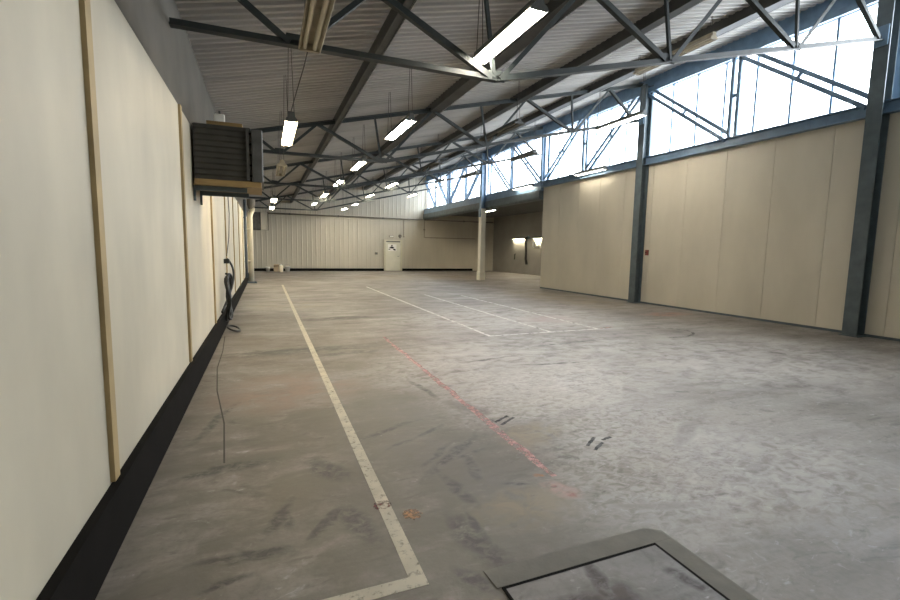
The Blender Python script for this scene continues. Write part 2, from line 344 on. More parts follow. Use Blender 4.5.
# far wall: vertical ribbed cladding with a sloping top
mb = MB(); x = XL; cols = []
while x < XA - 0.01:
    cols += [(x, 0), (x + 0.22, 0), (x + 0.235, -0.011), (x + 0.285, -0.011)]; x += 0.30
def topz(x): return roofz(x) + DECK + 0.02 if x < 10.7 else 4.3
vs = []; fs = []
for (xx, dy) in cols: vs += [(xx, YB + dy, 0), (xx, YB + dy, topz(xx))]
for k in range(len(cols) - 1): fs.append((2 * k, 2 * k + 2, 2 * k + 3, 2 * k + 1))
bw = MB().add(vs, fs).build('wall_back', M['backwall']); struct(bw, 'pale ribbed cladding of the far wall')
sm = bw.modifiers.new('thickness', 'SOLIDIFY'); sm.thickness = 0.12; sm.offset = 1 if bw.data.polygons[0].normal.y > 0 else -1

wallpoly('wall_front', M['backwall'], [(XL - 0.1, 0), (XA, 0), (XA, 4.1), (10.7, 4.1), (10.7, roofz(10.7) + DECK), (XL - 0.1, roofz(XL) + DECK)], Y0 - 0.2, Y0)

# left wall: cream lower panels with tan cover strips, dusty upper wall
TL = 2.86
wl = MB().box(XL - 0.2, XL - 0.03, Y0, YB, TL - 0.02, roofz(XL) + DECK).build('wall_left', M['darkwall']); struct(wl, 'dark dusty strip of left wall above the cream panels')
yy = Y0
while yy < YB - 0.1:
    y2 = min(yy + 2.6, YB)
    MB().box(XL - 0.2, XL, yy + 0.008, y2 - 0.008, 0, TL).build('wall_panel', M['left_cream'], wl)
    MB().box(XL, XL + 0.022, y2 - 0.04, y2 + 0.04, 0.31, TL).build('cover_strip', M['strip'], wl)
    yy += 2.6
struct(MB().box(XL + 0.001, XL + 0.045, Y0, YB - 0.01, 0.0, 0.30).build('baseboard_left', M['black']), 'black painted kerb along the left wall')

# right wall: sandwich panels from the camera side up to the opening
wr = MB().box(XR + 0.03, XR + 0.30, Y0, PE, 0.0, 4.10).build('wall_right', M['cream']); struct(wr, 'cream panel wall under the clerestory')
yy = PE
while yy > Y0 + 0.2:
    y2 = max(yy - 1.15, Y0)
    MB().box(XR, XR + 0.03, y2 + 0.004, yy - 0.004, 0.05, 4.10).build('wall_panel', M['cream'], wr)
    yy -= 1.15
struct(MB().box(XR - 0.012, XR + 0.03, Y0, PE - 0.01, 0, 0.05).build('baseboard_right', M['column']), 'thin dark base rail under the panel wall')

# annex beyond the opening
struct(MB().box(XA, XA + 0.2, PE - 0.3, YB, 0, 4.2).build('wall_annex', M['annexwall']), 'brownish side wall of the annex')
struct(MB().box(XR + 0.3, XA + 0.2, PE - 0.35, PE - 0.1, 0, 4.2).build('wall_annex_near', M['annexwall']))
sof = MB().box(XR + 0.12, XA + 0.2, PE - 0.3, YB, 3.98, 4.2)
struct(sof.build('ceiling_annex', M['soffit']), 'dark low ceiling of the annex')

struct(MB().box(XL + 0.05, 7.60, YB - 0.075, YB - 0.02, 0, 0.17).build('baseboard_back', M['black']), 'black base band of far wall left of the door')
struct(MB().box(8.84, 14.3, YB - 0.075, YB - 0.02, 0, 0.17).build('baseboard_back', M['black']), 'black base band of far wall right of the door')

# door in the far wall
dr = MB().box(7.70, 8.74, YB - 0.10, YB - 0.02, 0.02, 2.02).build('door_1', M['door']); struct(dr, 'cream door in the far wall')
MB().box(7.58, 7.70, YB - 0.14, YB - 0.02, 0, 2.14).box(8.74, 8.86, YB - 0.14, YB - 0.02, 0, 2.14).box(7.70, 8.74, YB - 0.14, YB - 0.02, 2.06, 2.14).build('door_frame', M['doorframe'], dr)
MB().box(7.74, 8.70, YB - 0.135, YB - 0.10, 1.98, 2.055).build('door_closer', M['lamp_dark'], dr)
MB().tube([(8.62, YB - 0.10, 1.02), (8.62, YB - 0.16, 1.02), (8.50, YB - 0.16, 1.02)], 0.014).build('door_handle', M['column'], dr)

# ------------------------------------------------------------------ steelwork in the clerestory line
struct(MB().box(XR + 0.0, XR + 0.16, Y0, YB, 6.20, 6.66).build('trim_1', M['blue']), 'blue grey eaves beam over the clerestory glazing')
e = thing('steel_beam', 'blue grey sill beam along the top of the cream panel wall', 'beam', (10.55, 6.9, 4.1), 'sill beams under the clerestory')
MB().ibeam((0, Y0 - 6.9, 0.115), (0, PE - 6.9, 0.115), 0.20, 0.23, 0.02).build('flanged_beam', M['blue'], e)
e = thing('steel_beam', 'deep blue grey beam over the open bays, carried by the cream column', 'beam', (10.55, 23.6, 3.62), 'sill beams under the clerestory')
MB().box(-0.10, 0.12, PE - 23.6, YB - 23.63, 0.36, 0.71).build('upper_beam', M['blue'], e)
MB().prof((0, PE - 23.6, 0.18), (0, YB - 23.63, 0.18), [(-0.16, 0.178), (-0.16, -0.10), (-0.10, -0.178), (0.16, -0.178), (0.16, 0.178)]).build('gutter', M['column'], e)

cols_y = [5.15, 10.95, 16.2, 21.3, 26.5]
def hcolumn(yc, label):
    t = thing('steel_column', label, 'column', (10.44, yc, 0), 'steel columns along the right side')
    MB().ibeam((0, 0, 0.02), (0, 0, 6.36), 0.24, 0.26, 0.025, up=(1, 0, 0)).build('shaft', M['column'], t)
    MB().box(-0.15, 0.15, -0.16, 0.16, 0, 0.02).build('base_plate', M['column'], t)
    MB().box(-0.16, -0.13, -0.10, 0.10, 5.25, 5.60).build('bracket', M['blue'], t)
    return t
hcolumn(10.80, 'tall slate steel column standing against the cream panel wall')
hcolumn(5.15, 'steel column against the panel wall nearest the camera, out at far right')
for yc, lab in ((16.2, 'thin blue post between glazing bays above the end of the panel wall'), (26.5, 'thin blue post in the last stretch of clerestory near the far wall')):
    t = thing('steel_post', lab, 'post', (10.48, yc, 4.33), 'thin posts in the clerestory')
    MB().ibeam((0, 0, 0), (0, 0, 2.02), 0.12, 0.14, 0.018, up=(1, 0, 0)).build('shaft', M['blue'], t)
    MB().box(-0.09, 0.05, -0.10, 0.10, 0, 0.03).build('base_plate', M['blue'], t)
t = thing('boxed_column', 'free-standing column, cream boxed below and blue steel above, in the opening', 'column', (10.30, 21.3, 0))
MB().box(-0.135, 0.135, -0.16, 0.16, 0.0, 3.62, 0.015).build('cladding', M['clad'], t)
MB().box(-0.165, 0.165, -0.19, 0.19, 0, 0.45, 0.03).build('plinth', M['clad'], t)
MB().ibeam((0, 0, 3.62), (0, 0, 6.36), 0.22, 0.26, 0.03, up=(1, 0, 0)).build('shaft', M['blue'], t)
MB().box(-0.165, -0.135, -0.12, 0.12, 3.2, 3.62).build('bracket', M['blue'], t)

# bays of glazing and their bracing
bays = [(5.15, 10.95, -1, 'nearest clerestory bay, right of the tall slate column'),
        (10.95, 16.2, 1, 'clerestory bay above the cream panel wall, left of the slate column'),
        (16.2, 21.3, -1, 'clerestory bay between panel wall end and cream boxed column'),
        (21.3, 26.5, 1, 'clerestory bay just beyond the cream boxed column'),
        (26.5, YB, -1, 'last clerestory bay touching the far wall')]
for k, (a, b, dirn, lab) in enumerate([(Y0, 5.15, 0, 'clerestory bay beside the camera')] + bays):
    w = bpy.data.objects.new('window_%d' % (k + 1), None); C.objects.link(w); w.location = (XR + 0.06, (a + b) / 2, 4.33); struct(w, 'white frosted glazing, ' + lab)
    h = (b - a) / 2; z1 = 1.90
    MB().box(-0.03, 0.03, -h + 0.1, h - 0.1, 0, 0.05).box(-0.03, 0.03, -h + 0.1, h - 0.1, z1 - 0.05, z1).box(-0.03, 0.03, -h + 0.08, -h + 0.22, 0.05, z1 - 0.05).box(-0.03, 0.03, h - 0.22, h - 0.08, 0.05, z1 - 0.05).build('window_frame', M['blue'], w)
    n = 7
    for j in range(1, n):
        yj = -h + 0.12 + (2 * h - 0.24) * j / n
        MB().box(-0.015, 0.02, yj - 0.022, yj + 0.022, 0.05, z1 - 0.05).build('mullion', M['blue'], w)
    MB().box(0.021, 0.027, -h + 0.11, h - 0.11, 0.02, z1 - 0.02).build('pane', M['glass'], w)
    if dirn == 0: continue
    t = thing('lattice_bracing', 'steel bracing in the ' + lab, 'bracing', (10.50, (a + b) / 2, 4.33), 'bracing in the clerestory')
    zt = 1.92
    def dbl(name, p, q):
        m1 = MB()
        dv = (Vector(q) - Vector(p)).normalized(); off = Vector((0, -dv.z, dv.y)) * 0.085
        m1.bar(Vector(p) + off, Vector(q) + off, 0.06, 0.085, up=(0, dv.z, -dv.y)); m1.bar(Vector(p) - off, Vector(q) - off, 0.06, 0.085, up=(0, dv.z, -dv.y))
        L_ = (Vector(q) - Vector(p)).length
        for s in (0.5,):
            cpt = Vector(p).lerp(Vector(q), s); m1.bar(cpt - dv * 0.04, cpt + dv * 0.04, 0.02, 0.12, up=(0, dv.z, -dv.y))
        m1.build(name, M['blue'], t)
    dbl('vertical_brace', (0, 0, 0.0), (0, 0, zt))
    for s0, s1 in ((-h + 0.18, -0.14), (0.14, h - 0.18)):
        # dirn 1: foot at far end, head at near end; dirn -1 the other way
        p, q = ((0, s1, 0.03), (0, s0, zt - 0.05)) if dirn == 1 else ((0, s0, 0.03), (0, s1, zt - 0.05))
        dbl('diagonal_brace', p, q)
    MB().bar((0, -h + 0.12, zt - 0.03), (0, h - 0.12, zt - 0.03), 0.08, 0.12).build('top_rail', M['blue'], t)

# ------------------------------------------------------------------ roof trusses
def truss(yc, label):
    t = thing('roof_truss', label, 'roof truss', (0, yc, 0), 'roof trusses spanning the hall')
    m = M['steel']
    xe = 10.42
    BK = (2.62, 3.56)
    def bot(x): return 3.56 if x <= BK[0] else 3.56 + (x - BK[0]) * 0.2385
    MB().tee((XL - 0.02, 0, roofz(XL)), (xe, 0, roofz(xe)), 0.10, 0.09, 0.016).build('top_chord', m, t)
    MB().tee((XL - 0.02, 0, 3.56), (BK[0], 0, 3.56), 0.09, 0.07, 0.016, inv=True).build('bottom_chord', m, t)
    MB().tee((BK[0], 0, 3.56), (xe - 0.09, 0, bot(xe - 0.09)), 0.09, 0.075, 0.016, inv=True).build('rising_bottom_chord', m, t)
    bn = [0.34, 2.62, 5.32, 8.0, 10.25]; tn = [-0.22, 1.15, 3.88, 6.5, 9.2]
    def web(xa, za, xb, zb, w=0.055, name='web_member'):
        MB().angle((xa, 0.0, za), (xb, 0.0, zb), w, 0.014, up=(0, 1, 0)).build(name, m, t)
    web(tn[0], roofz(tn[0]), bn[0] - 0.06, bot(bn[0]))
    for i in range(1, 5):
        web(bn[i - 1] + 0.06, bot(bn[i - 1]), tn[i], roofz(tn[i]))
        web(tn[i], roofz(tn[i]), bn[i] - 0.06, bot(bn[i]), 0.068)
    for xv, xb in ((2.45, 2.60), (5.18, 5.36), (7.92, 8.02)):
        web(xv, roofz(xv), xb, bot(xb), 0.042, 'vertical_member')
    for x in bn[:4]:
        z = bot(x)
        MB().add([(x - 0.12, yy, z - 0.03) for yy in (-0.008, 0.008)] + [(x + 0.12, yy, z - 0.03) for yy in (-0.008, 0.008)] +
                 [(x + 0.09, yy, z + 0.09) for yy in (-0.008, 0.008)] + [(x - 0.09, yy, z + 0.09) for yy in (-0.008, 0.008)],
                 [(0, 2, 4, 6), (1, 7, 5, 3), (0, 1, 3, 2), (2, 3, 5, 4), (4, 5, 7, 6), (6, 7, 1, 0)]).build('gusset_plate', m, t)
    return t
tl = ['nearest steel roof truss, its low chord crossing the top of the picture',
      'second roof truss from camera, running to the tall slate column',
      'third roof truss from camera, ending at the thin post over the panel end',
      'fourth roof truss from camera, ending at the cream boxed column',
      'farthest roof truss, last one before the far wall']
t0 = truss(5.15, tl[0])
for yc, lab in zip(cols_y[1:], tl[1:]):
    c = copy_tree(t0); c.location = (0, yc, 0); c['label'] = lab

# purlins along the hall
def purlin(xc, d, w, label):
    zc = roofz(xc) - 0.055
    t = thing('roof_purlin', label, 'purlin', (xc, (Y0 + YB) / 2, zc), 'purlins under the roof deck')
    L2 = (YB - Y0) / 2 - 0.02
    hh = 0.195
    # channel: web with two flanges, open to the right
    MB().prof((0, -L2, 0), (0, L2, 0), [(-w, 0), (w, 0), (w, 0.03), (-w + 0.02, 0.03), (-w + 0.02, hh - 0.015), (w, hh - 0.015), (w, hh), (-w, hh)]).build('channel', M['purlin'], t)
    MB().box(w - 0.02, w + 0.004, -L2, L2, 0.0, 0.05).build('lip', M['lamp_white'], t)  # lip coloured white to imitate the lit edge of the flange
    return t
purlin(1.60, .2, 0.06, 'narrow roof purlin nearest the left wall, over the hanging lamp row')
purlin(3.95, .2, 0.13, 'wide roof purlin second from the left wall')
purlin(6.30, .2, 0.09, 'dark roof purlin in the middle of the slope, third from the left wall')
purlin(8.60, .2, 0.12, 'roof purlin next to the eaves beam, fourth from the left wall')

# ------------------------------------------------------------------ lamps
def make_lamp(L_, style, width):
    """batten along Y, centred at 0, tubes facing down at z = 0"""
    t = bpy.data.objects.new('fluorescent_lamp', None); C.objects.link(t); t.empty_display_size = 0.2
    h = L_ / 2; w = width / 2
    refl = {'off': M['lamp_old'], 'offdark': M['lamp_dark']}.get(style, M['lamp_white'])
    body = {'off': M['lamp_old'], 'offdark': M['lamp_dark']}.get(style, M['lamp_dark'])
    tubem = {'off': M['tube_off'], 'offdark': M['greybox'], 'white': M['tube_white'], 'warm': M['tube_warm'], 'soft': M['tube_soft'], 'sill': M['tube_sill']}[style]
    hs = MB().prof((0, -h, 0.075), (0, h, 0.075), [(-0.045, -0.03), (0.045, -0.03), (0.04, 0.03), (-0.04, 0.03)]).build('housing', body, t)
    MB().prof((0, -h + 0.01, 0), (0, h - 0.01, 0), [(-w, -0.012), (-w + 0.006, -0.016), (-0.045, 0.04), (0.045, 0.04), (w - 0.006, -0.016), (w, -0.012), (0.05, 0.046), (-0.05, 0.046)]).build('reflector', refl, t)
    for sx in (-1, 1):
        MB().tube([(sx * w * 0.45, -h + 0.03, 0.005), (sx * w * 0.45, h - 0.03, 0.005)], 0.019, 10).build('tube', tubem, t, True)
    for sy in (-1, 1):
        y0, y1 = (-h, -h + 0.028) if sy < 0 else (h - 0.028, h)
        MB().prof((0, y0, 0), (0, y1, 0), [(-w * 0.85, -0.02), (w * 0.85, -0.02), (w * 0.85, 0.012), (0.045, 0.045), (-0.045, 0.045), (-w * 0.85, 0.012)]).build('end_cap', body if style != 'off' else M['lamp_old'], hs)
    return t
protos = {}
def lamp(x, y0, y1, z, style, label, group, hang=None, width=0.21):
    L_ = round(y1 - y0, 2); key = (L_, style, width)
    if key in protos: t = copy_tree(protos[key])
    else: t = make_lamp(L_, style, width)
    t.location = (x, (y0 + y1) / 2, z)
    tag(t, label, 'lamp', group)
    if key not in protos and not hang: protos[key] = t
    if hang:
        for sy in (-1, 1):
            yw = sy * (L_ / 2 - 0.08)
            for sx in (-1, 1): MB().tube([(sx * 0.04, yw, 0.10), (sx * 0.012, yw, hang - z + 0.03)], 0.005, 5).build('hanging_wire', M['wire'], t)
    return t
R1 = 'lamps hung on wires along the left wall'; R2 = 'lamps in the row along the truss bends'
R3 = 'lamps in the row right of the middle'; R4 = 'lamps in the row near the clerestory'
hz = roofz(0.36) + DECK - 0.0
lamp(0.38, 2.35, 4.15, 3.13, 'off', 'big unlit twin-tube lamp overhead at the top left of the picture', R1, hz, 0.18)
lamp(0.36, 6.50, 8.10, 3.15, 'warm', 'glowing warm lamp hanging on wires right of the dark heater unit', R1, hz, 0.17)
lamp(0.36, 10.05, 11.5, 3.15, 'off', 'unlit dull lamp hanging behind the warm glowing lamp', R1, hz)
lamp(0.33, 16.8, 18.4, 3.15, 'soft', 'small lit lamp low at left, first lit one behind the unlit lamp', R1, hz)
lamp(0.31, 20.2, 21.8, 3.15, 'soft', 'tiny lit lamp low at left, last of the left wall row', R1, hz)
d2 = [(3.95, 5.35, 'white', 'biggest brightest lamp, at top centre beside the nearest truss'),
      (8.05, 9.68, 'white', 'bright lamp between the first and second trusses from camera'),
      (12.2, 13.85, 'soft', 'lit lamp just beyond second truss, third in the row along the bends'),
      (16.0, 17.6, 'soft', 'lit lamp just beyond third truss, fourth in the row along the bends'),
      (20.1, 21.7, 'soft', 'small lit lamp by the fourth truss, fifth in the row along the bends'),
      (24.5, 26.0, 'soft', 'tiny lit lamp before the farthest truss, last in the row along the bends')]
for a, b, st, lab in d2: lamp(2.46, a, b, 3.79, st, lab, R2, roofz(2.46) + DECK, 0.21 if a < 5 else 0.21)
d3 = [(5.6, 9.7, 11.8, 4.49, 'offdark', 'unlit dark lamp right of centre crossing below the second truss'),
      (5.6, 15.1, 17.1, 4.49, 'offdark', 'unlit dark lamp further back, below the third truss'),
      (5.6, 20.5, 22.4, 4.49, 'soft', 'lit lamp by the fourth truss right of the bend row'),
      (5.6, 25.4, 27.1, 4.49, 'soft', 'lit lamp below the farthest truss right of the bend row'),
      (4.60, 24.6, 25.9, 3.88, 'soft', 'tiny lit lamp close to the last truss, low above the far wall'),
      (4.63, 28.3, 29.9, 3.92, 'soft', 'tiny lit lamp between last truss and far wall')]
for x, a, b, z, st, lab in d3: lamp(x, a, b, z, st, lab, R3, roofz(x) + DECK, 0.30 if st == 'offdark' else 0.21)
d4 = [(8.05, 6.7, 8.7, 5.62, 'off', 'unlit lamp high at right, in front of the tall slate column'),
      (8.62, 8.95, 10.7, 4.86, 'white', 'bright white lamp seen against the glazing left of the tall slate column'),
      (8.62, 13.8, 15.4, 4.86, 'offdark', 'unlit lamp seen against glazing, before the third truss'),
      (8.62, 18.45, 20.1, 4.86, 'offdark', 'unlit lamp seen against glazing, before the fourth truss'),
      (8.62, 27.1, 28.8, 4.86, 'soft', 'small lit lamp near the far wall below the end of the clerestory')]
for x, a, b, z, st, lab in d4: lamp(x, a, b, z, st, lab, R4, roofz(x) + DECK)
lamp(10.31, 12.25, 13.8, 4.21, 'sill', 'lit lamp along the sill beam above the cream panel wall', 'lamps on the sill beam')
lamp(10.31, 16.65, 18.2, 4.21, 'sill', 'lit lamp along the sill beam over the dark opening', 'lamps on the sill beam')
lamp(12.0, 23.1, 24.6, 3.78, 'white', 'lit lamp under the annex ceiling, just right of the cream column', 'annex lamps', 3.98)
for a, b, lab in ((26.4, 28.0, 'lit strip lamp on the annex wall, left of the hanging black hose'), (24.0, 25.4, 'lit strip lamp on the annex wall right of the black hose')):
    t = lamp(15.90, a, b, 2.34, 'soft', lab, 'annex lamps')
    t.rotation_euler = (0, 0, 0)
    MB().box(0.03, 0.10, -0.5, -0.44, 0.05, 0.09).box(0.03, 0.10, 0.44, 0.5, 0.05, 0.09).build('wall_mount', M['lamp_dark'], t)
cb = MB().tube([(0.40, 4.10, 3.243), (0.39, 4.8, 3.225), (0.37, 5.6, 3.23), (0.36, 6.52, 3.263)], 0.006, 6).build('lamp_cable', M['wire'])
tag(cb, 'thin cable running from the big unlit lamp to the warm lamp', 'cable')

# ------------------------------------------------------------------ left wall things
t = thing('heater_unit', 'big dark louvred heater unit on a timber shelf, high on the left wall', 'heater', (-0.38, 6.4, 2.26))
cs = MB().box(-0.345, 0.26, -0.38, 0.4, 0.0, 0.62, 0.01).build('casing', M['heater'], t)
for k in range(9):
    z = 0.05 + k * 0.064
    MB().prof((-0.34, -0.385, z), (0.20, -0.385, z), [(-0.012, -0.012), (0.012, 0.012), (0.012, 0.026), (-0.012, 0.002)]).build('louvre_slat', M['heater'], cs)
MB().box(0.205, 0.235, -0.42, -0.38, 0.02, 0.60).build('fin_edge', M['flange'], t)
MB().box(0.26, 0.385, -0.43, 0.4, 0.0, 0.60, 0.012).build('side_flange', M['flange'], t)
for k in range(5): MB().box(0.236, 0.262, -0.425, -0.39, 0.06 + k * 0.12, 0.075 + k * 0.12).build('clip', M['black'], t)
MB().box(-0.22, 0.16, -0.2, 0.3, 0.62, 0.70).build('duct_collar', M['wood'], t)
t2 = thing('timber_shelf', 'tan timber shelf on the left wall carrying the dark heater', 'shelf', (-0.38, 6.4, 2.18))
MB().box(-0.345, 0.36, -0.42, 0.40, 0.015, 0.08, 0.008).build('board', M['wood'], t2)
for yy in (-0.3, 0.3):
    MB().box(-0.368, 0.20, yy - 0.02, yy + 0.02, -0.04, 0.015).box(-0.368, -0.345, yy - 0.02, yy + 0.02, -0.16, -0.04).build('bracket', M['column'], t2)
jb = thing('junction_box', 'small white junction box sitting on top of the dark heater', 'junction box', (-0.42, 6.08, 2.96))
MB().box(-0.055, 0.055, -0.04, 0.04, 0, 0.09, 0.008).build('box_body', M['white'], jb); MB().tube([(0, 0, 0.09), (0.0, 0.0, 0.13)], 0.012, 8).build('cable_gland', M['lamp_dark'], jb)
jb.location = (-0.46, 6.25, 2.96)
# far heater
t = thing('heater_unit', 'small far-off heater box, half grey half cream, at the end of the left wall', 'heater', (-0.22, 25.3, 2.36))
MB().box(-0.50, 0.02, -0.3, 0.5, 0.03, 0.86, 0.01).build('casing', M['flange'], t)
MB().box(0.05, 0.38, -0.3, 0.5, 0.0, 0.86, 0.01).build('outlet_panel', M['backwall'], t)
MB().box(0.02, 0.05, -0.32, 0.5, 0.0, 0.88).box(0.38, 0.41, -0.32, 0.5, 0.0, 0.88).box(-0.5, 0.02, -0.32, 0.5, -0.01, 0.03).build('frame', M['heater'], t)
for yy in (-0.2, 0.4): MB().box(-0.53, -0.5, yy - 0.03, yy + 0.03, 0.1, 0.8).build('wall_bracket', M['column'], t)
# rainwater pipe
t = thing('downpipe', 'cream rainwater pipe with hopper standing beside the left wall', 'pipe', (-0.545, 20.7, 0))
MB().tube([(0, 0, 0.06), (0, 0, 2.72), (0.02, 0, 2.84), (0.09, 0.0, 2.98), (0.10, 0.0, 3.10)], 0.105, 14).build('pipe_shaft', M['pipe'], t, True)
MB().lathe(0.06, 0, [(0.11, 3.04), (0.155, 3.2), (0.16, 3.42), (0.14, 3.42)], 14).build('hopper', M['greybox'], t)
MB().box(-0.16, 0.20, -0.16, 0.16, 0, 0.07, 0.02).build('foot', M['column'], t)
for z in (0.9, 2.2): MB().box(-0.165, 0.0, -0.12, 0.12, z, z + 0.05).build('pipe_clip', M['pipe'], t)
t = thing('dark_riser_pipe', 'dark slim riser pipe on the left wall just before the cream pipe', 'pipe', (-0.69, 19.6, 0.3))
MB().tube([(0, 0, 0), (0, 0, 3.0)], 0.05, 10).build('pipe_shaft', M['column'], t, True)
for z in (0.6, 2.3): MB().box(-0.06, 0.0, -0.06, 0.06, z, z + 0.04).build('pipe_clip', M['column'], t)
# black hose
t = thing('black_hose', 'black hose drooping in a loop from a hook on the left wall', 'hose', (XL, 9.9, 1.2))
MB().box(0.001, 0.10, -0.05, 0.05, -0.03, 0.06, 0.01).build('hook', M['rubber'], t)
P = []
for k in range(29):
    s = k / 28
    P.append((0.06 + 0.10 * math.sin(s * math.pi), -0.02 + 0.38 * math.sin(s * math.pi * 0.95) * (1 - 0.2 * s) - 1.55 * s ** 2.2 + 0.10, 0.05 - 0.95 * s ** 1.15 + 0.10 * math.sin(s * math.pi * 0.5)))
MB().tube(P, 0.020, 8).build('hose_drop', M['rubber'], t, True)
coil = []
for k in range(90):
    a = k / 89 * 2 * math.pi * 3.2
    coil.append((0.09 + 0.025 * math.sin(3 * a) + 0.0006 * k, -0.75 + (0.26 + 0.02 * math.sin(a * 2.3)) * math.sin(a), -0.62 + (0.40 + 0.03 * math.cos(a * 1.7)) * math.cos(a)))
MB().tube(coil, 0.022, 7).build('hose_coil', M['rubber'], t, True)
lp = []
for k in range(40):
    a = k / 39 * 2 * math.pi
    lp.append((0.10 + 0.10 * (1 - math.cos(a)), -1.05 - 0.22 * math.sin(a), -1.178 + 0.055 * (1 + math.cos(a)) * (0.7)))
MB().tube(lp, 0.016, 7).build('hose_tail', M['rubber'], t, True)
cb = MB().tube([(XL + 0.02, 11.3, 2.7), (XL + 0.05, 11.1, 2.2), (XL + 0.06, 10.6, 1.7), (XL + 0.05, 10.0, 1.32)], 0.008, 6).build('wall_cable', M['rubber'])
tag(cb, 'thin black cable sagging down the left wall to the hose hook', 'cable')

# ------------------------------------------------------------------ far wall things
t = thing('wall_pipe', 'long thin pipe running high across the whole far wall', 'pipe', (0, YB - 0.09, 3.60))
MB().tube([(-0.6, 0, 0), (15.9, 0, 0)], 0.045, 10).build('pipe_run', M['greybox'], t, True)
for x in (1.5, 4.5, 7.5, 10.5, 13.5): MB().box(x - 0.03, x + 0.03, -0.05, 0.075, -0.055, 0.055).build('pipe_clip', M['flange'], t)
t = thing('conduit', 'thin vertical conduit on the far wall right above the door', 'conduit', (8.98, YB - 0.042, 2.4))
MB().tube([(0, 0, 0), (0, 0, 1.13)], 0.022, 8).build('conduit_run', M['greybox'], t); MB().box(-0.05, 0.05, -0.03, 0.03, -0.06, 0).build('wall_mount_box', M['greybox'], t)
t = thing('conduit', 'thin conduit dropping down the far wall then running right to the column', 'conduit', (10.49, YB - 0.042, 2.36))
MB().tube([(0, 0, 1.18), (0, 0, 0.03), (0.03, 0, 0), (4.0, 0, 0)], 0.025, 8).build('conduit_run', M['greybox'], t); MB().box(-0.06, 0.06, -0.03, 0.03, 0.5, 0.6).build('wall_mount_box', M['greybox'], t)
t = thing('door_sign', 'white sign with black marks fixed on the far door', 'sign', (8.12, YB - 0.101, 1.38))
MB().box(-0.27, 0.33, -0.012, 0, 0, 0.46).build('plate', M['white'], t)
bl = MB()
def yslab(mbx, poly, y0, y1):
    n = len(poly); mbx.add([(x, y0, z) for x, z in poly] + [(x, y1, z) for x, z in poly], [tuple(range(n)), tuple(range(2 * n - 1, n - 1, -1))] + [(i, n + i, n + (i + 1) % n, (i + 1) % n) for i in range(n)])
yslab(bl, [(-0.04, 0.40), (0.03, 0.42), (0.07, 0.34), (0.02, 0.30), (-0.06, 0.33)], -0.016, -0.0125)
yslab(bl, [(-0.18, 0.24), (-0.02, 0.30), (0.14, 0.27), (0.16, 0.20), (0.02, 0.16), (-0.16, 0.19)], -0.016, -0.0125)
yslab(bl, [(0.06, 0.16), (0.20, 0.15), (0.28, 0.10), (0.26, 0.03), (0.15, 0.04)], -0.016, -0.0125)
yslab(bl, [(-0.24, 0.13), (-0.12, 0.15), (-0.10, 0.10), (-0.22, 0.08)], -0.016, -0.0125)
bl.build('black_mark', M['black'], t)
t = thing('alarm_bell', 'small round dark alarm bell above the right corner of far door', 'bell', (8.72, YB - 0.02, 2.42))
MB().tube([(0, 0.02, 0), (0, -0.05, 0), (0, -0.08, 0)], 0.1, 14, [0.11, 0.11, 0.06]).build('dome', M['greybox'], t, True); MB().box(-0.04, 0.04, -0.03, 0, -0.15, -0.10).build('back_box', M['lamp_dark'], t)
t = thing('lintel_lamp', 'small grey bulkhead fitting on the wall over the middle of far door', 'lamp', (8.1, YB - 0.02, 2.32))
MB().box(-0.16, 0.16, -0.09, 0, 0, 0.11, 0.015).build('body', M['greybox'], t); MB().box(-0.13, 0.13, -0.105, -0.09, 0.02, 0.09).build('lens', M['white'], t)
t = thing('wall_stop', 'small dark fitting low on the far wall left of the door', 'wall fitting', (7.05, YB - 0.02, 1.12))
MB().box(-0.10, 0.10, -0.09, 0, 0, 0.16, 0.02).build('body', M['greybox'], t); MB().tube([(0, -0.09, 0.08), (0, -0.14, 0.06)], 0.03, 8).build('outlet', M['column'], t)
# small leftovers on the floor by the far wall
t = thing('paint_tub', 'small white tub on the floor, leftmost of the bits by the far wall', 'tub', (0.13, 30.5, 0))
MB().lathe(0, 0, [(0.09, 0), (0.12, 0.22), (0.125, 0.22), (0.125, 0.25)], 16).build('body', M['white'], t, True); MB().lathe(0, 0, [(0.13, 0.25), (0.13, 0.28), (0.10, 0.285)], 16).build('lid', M['white'], t)
t = thing('cardboard_box', 'brown cardboard box with open flaps by the far wall', 'box', (0.62, 30.35, 0))
MB().box(-0.15, 0.15, -0.14, 0.14, 0, 0.30).build('carton', M['card'], t)
MB().prof((-0.15, -0.14, 0.30), (0.15, -0.14, 0.30), [(0, 0), (0.008, 0), (0.13, 0.12), (0.122, 0.125)]).build('flap', M['card'], t)
MB().prof((0.15, 0.14, 0.30), (-0.15, 0.14, 0.30), [(0, 0), (0.008, 0), (0.10, 0.14), (0.092, 0.145)]).build('flap', M['card'], t)
t = thing('canister', 'bright ivory canister in front of the brown cardboard box', 'canister', (0.86, 29.5, 0))
MB().lathe(0, 0, [(0.11, 0), (0.13, 0.03), (0.13, 0.34), (0.09, 0.42)], 16).build('body', M['canister'], t, True); MB().lathe(0, 0, [(0.05, 0.42), (0.05, 0.48), (0.03, 0.48)], 12).build('cap', M['white'], t)
t = thing('bucket', 'small white bucket with wire handle, rightmost of the bits by far wall', 'bucket', (1.27, 30.3, 0))
bd = MB().lathe(0, 0, [(0.12, 0), (0.16, 0.30), (0.17, 0.30), (0.165, 0.33)], 16).build('body', M['white'], t, True)
MB().tube([(0.165 * math.cos(a), 0, 0.30 + 0.16 * math.sin(a)) for a in [math.pi * k / 10 for k in range(11)]], 0.006, 6).build('handle', M['flange'], bd)

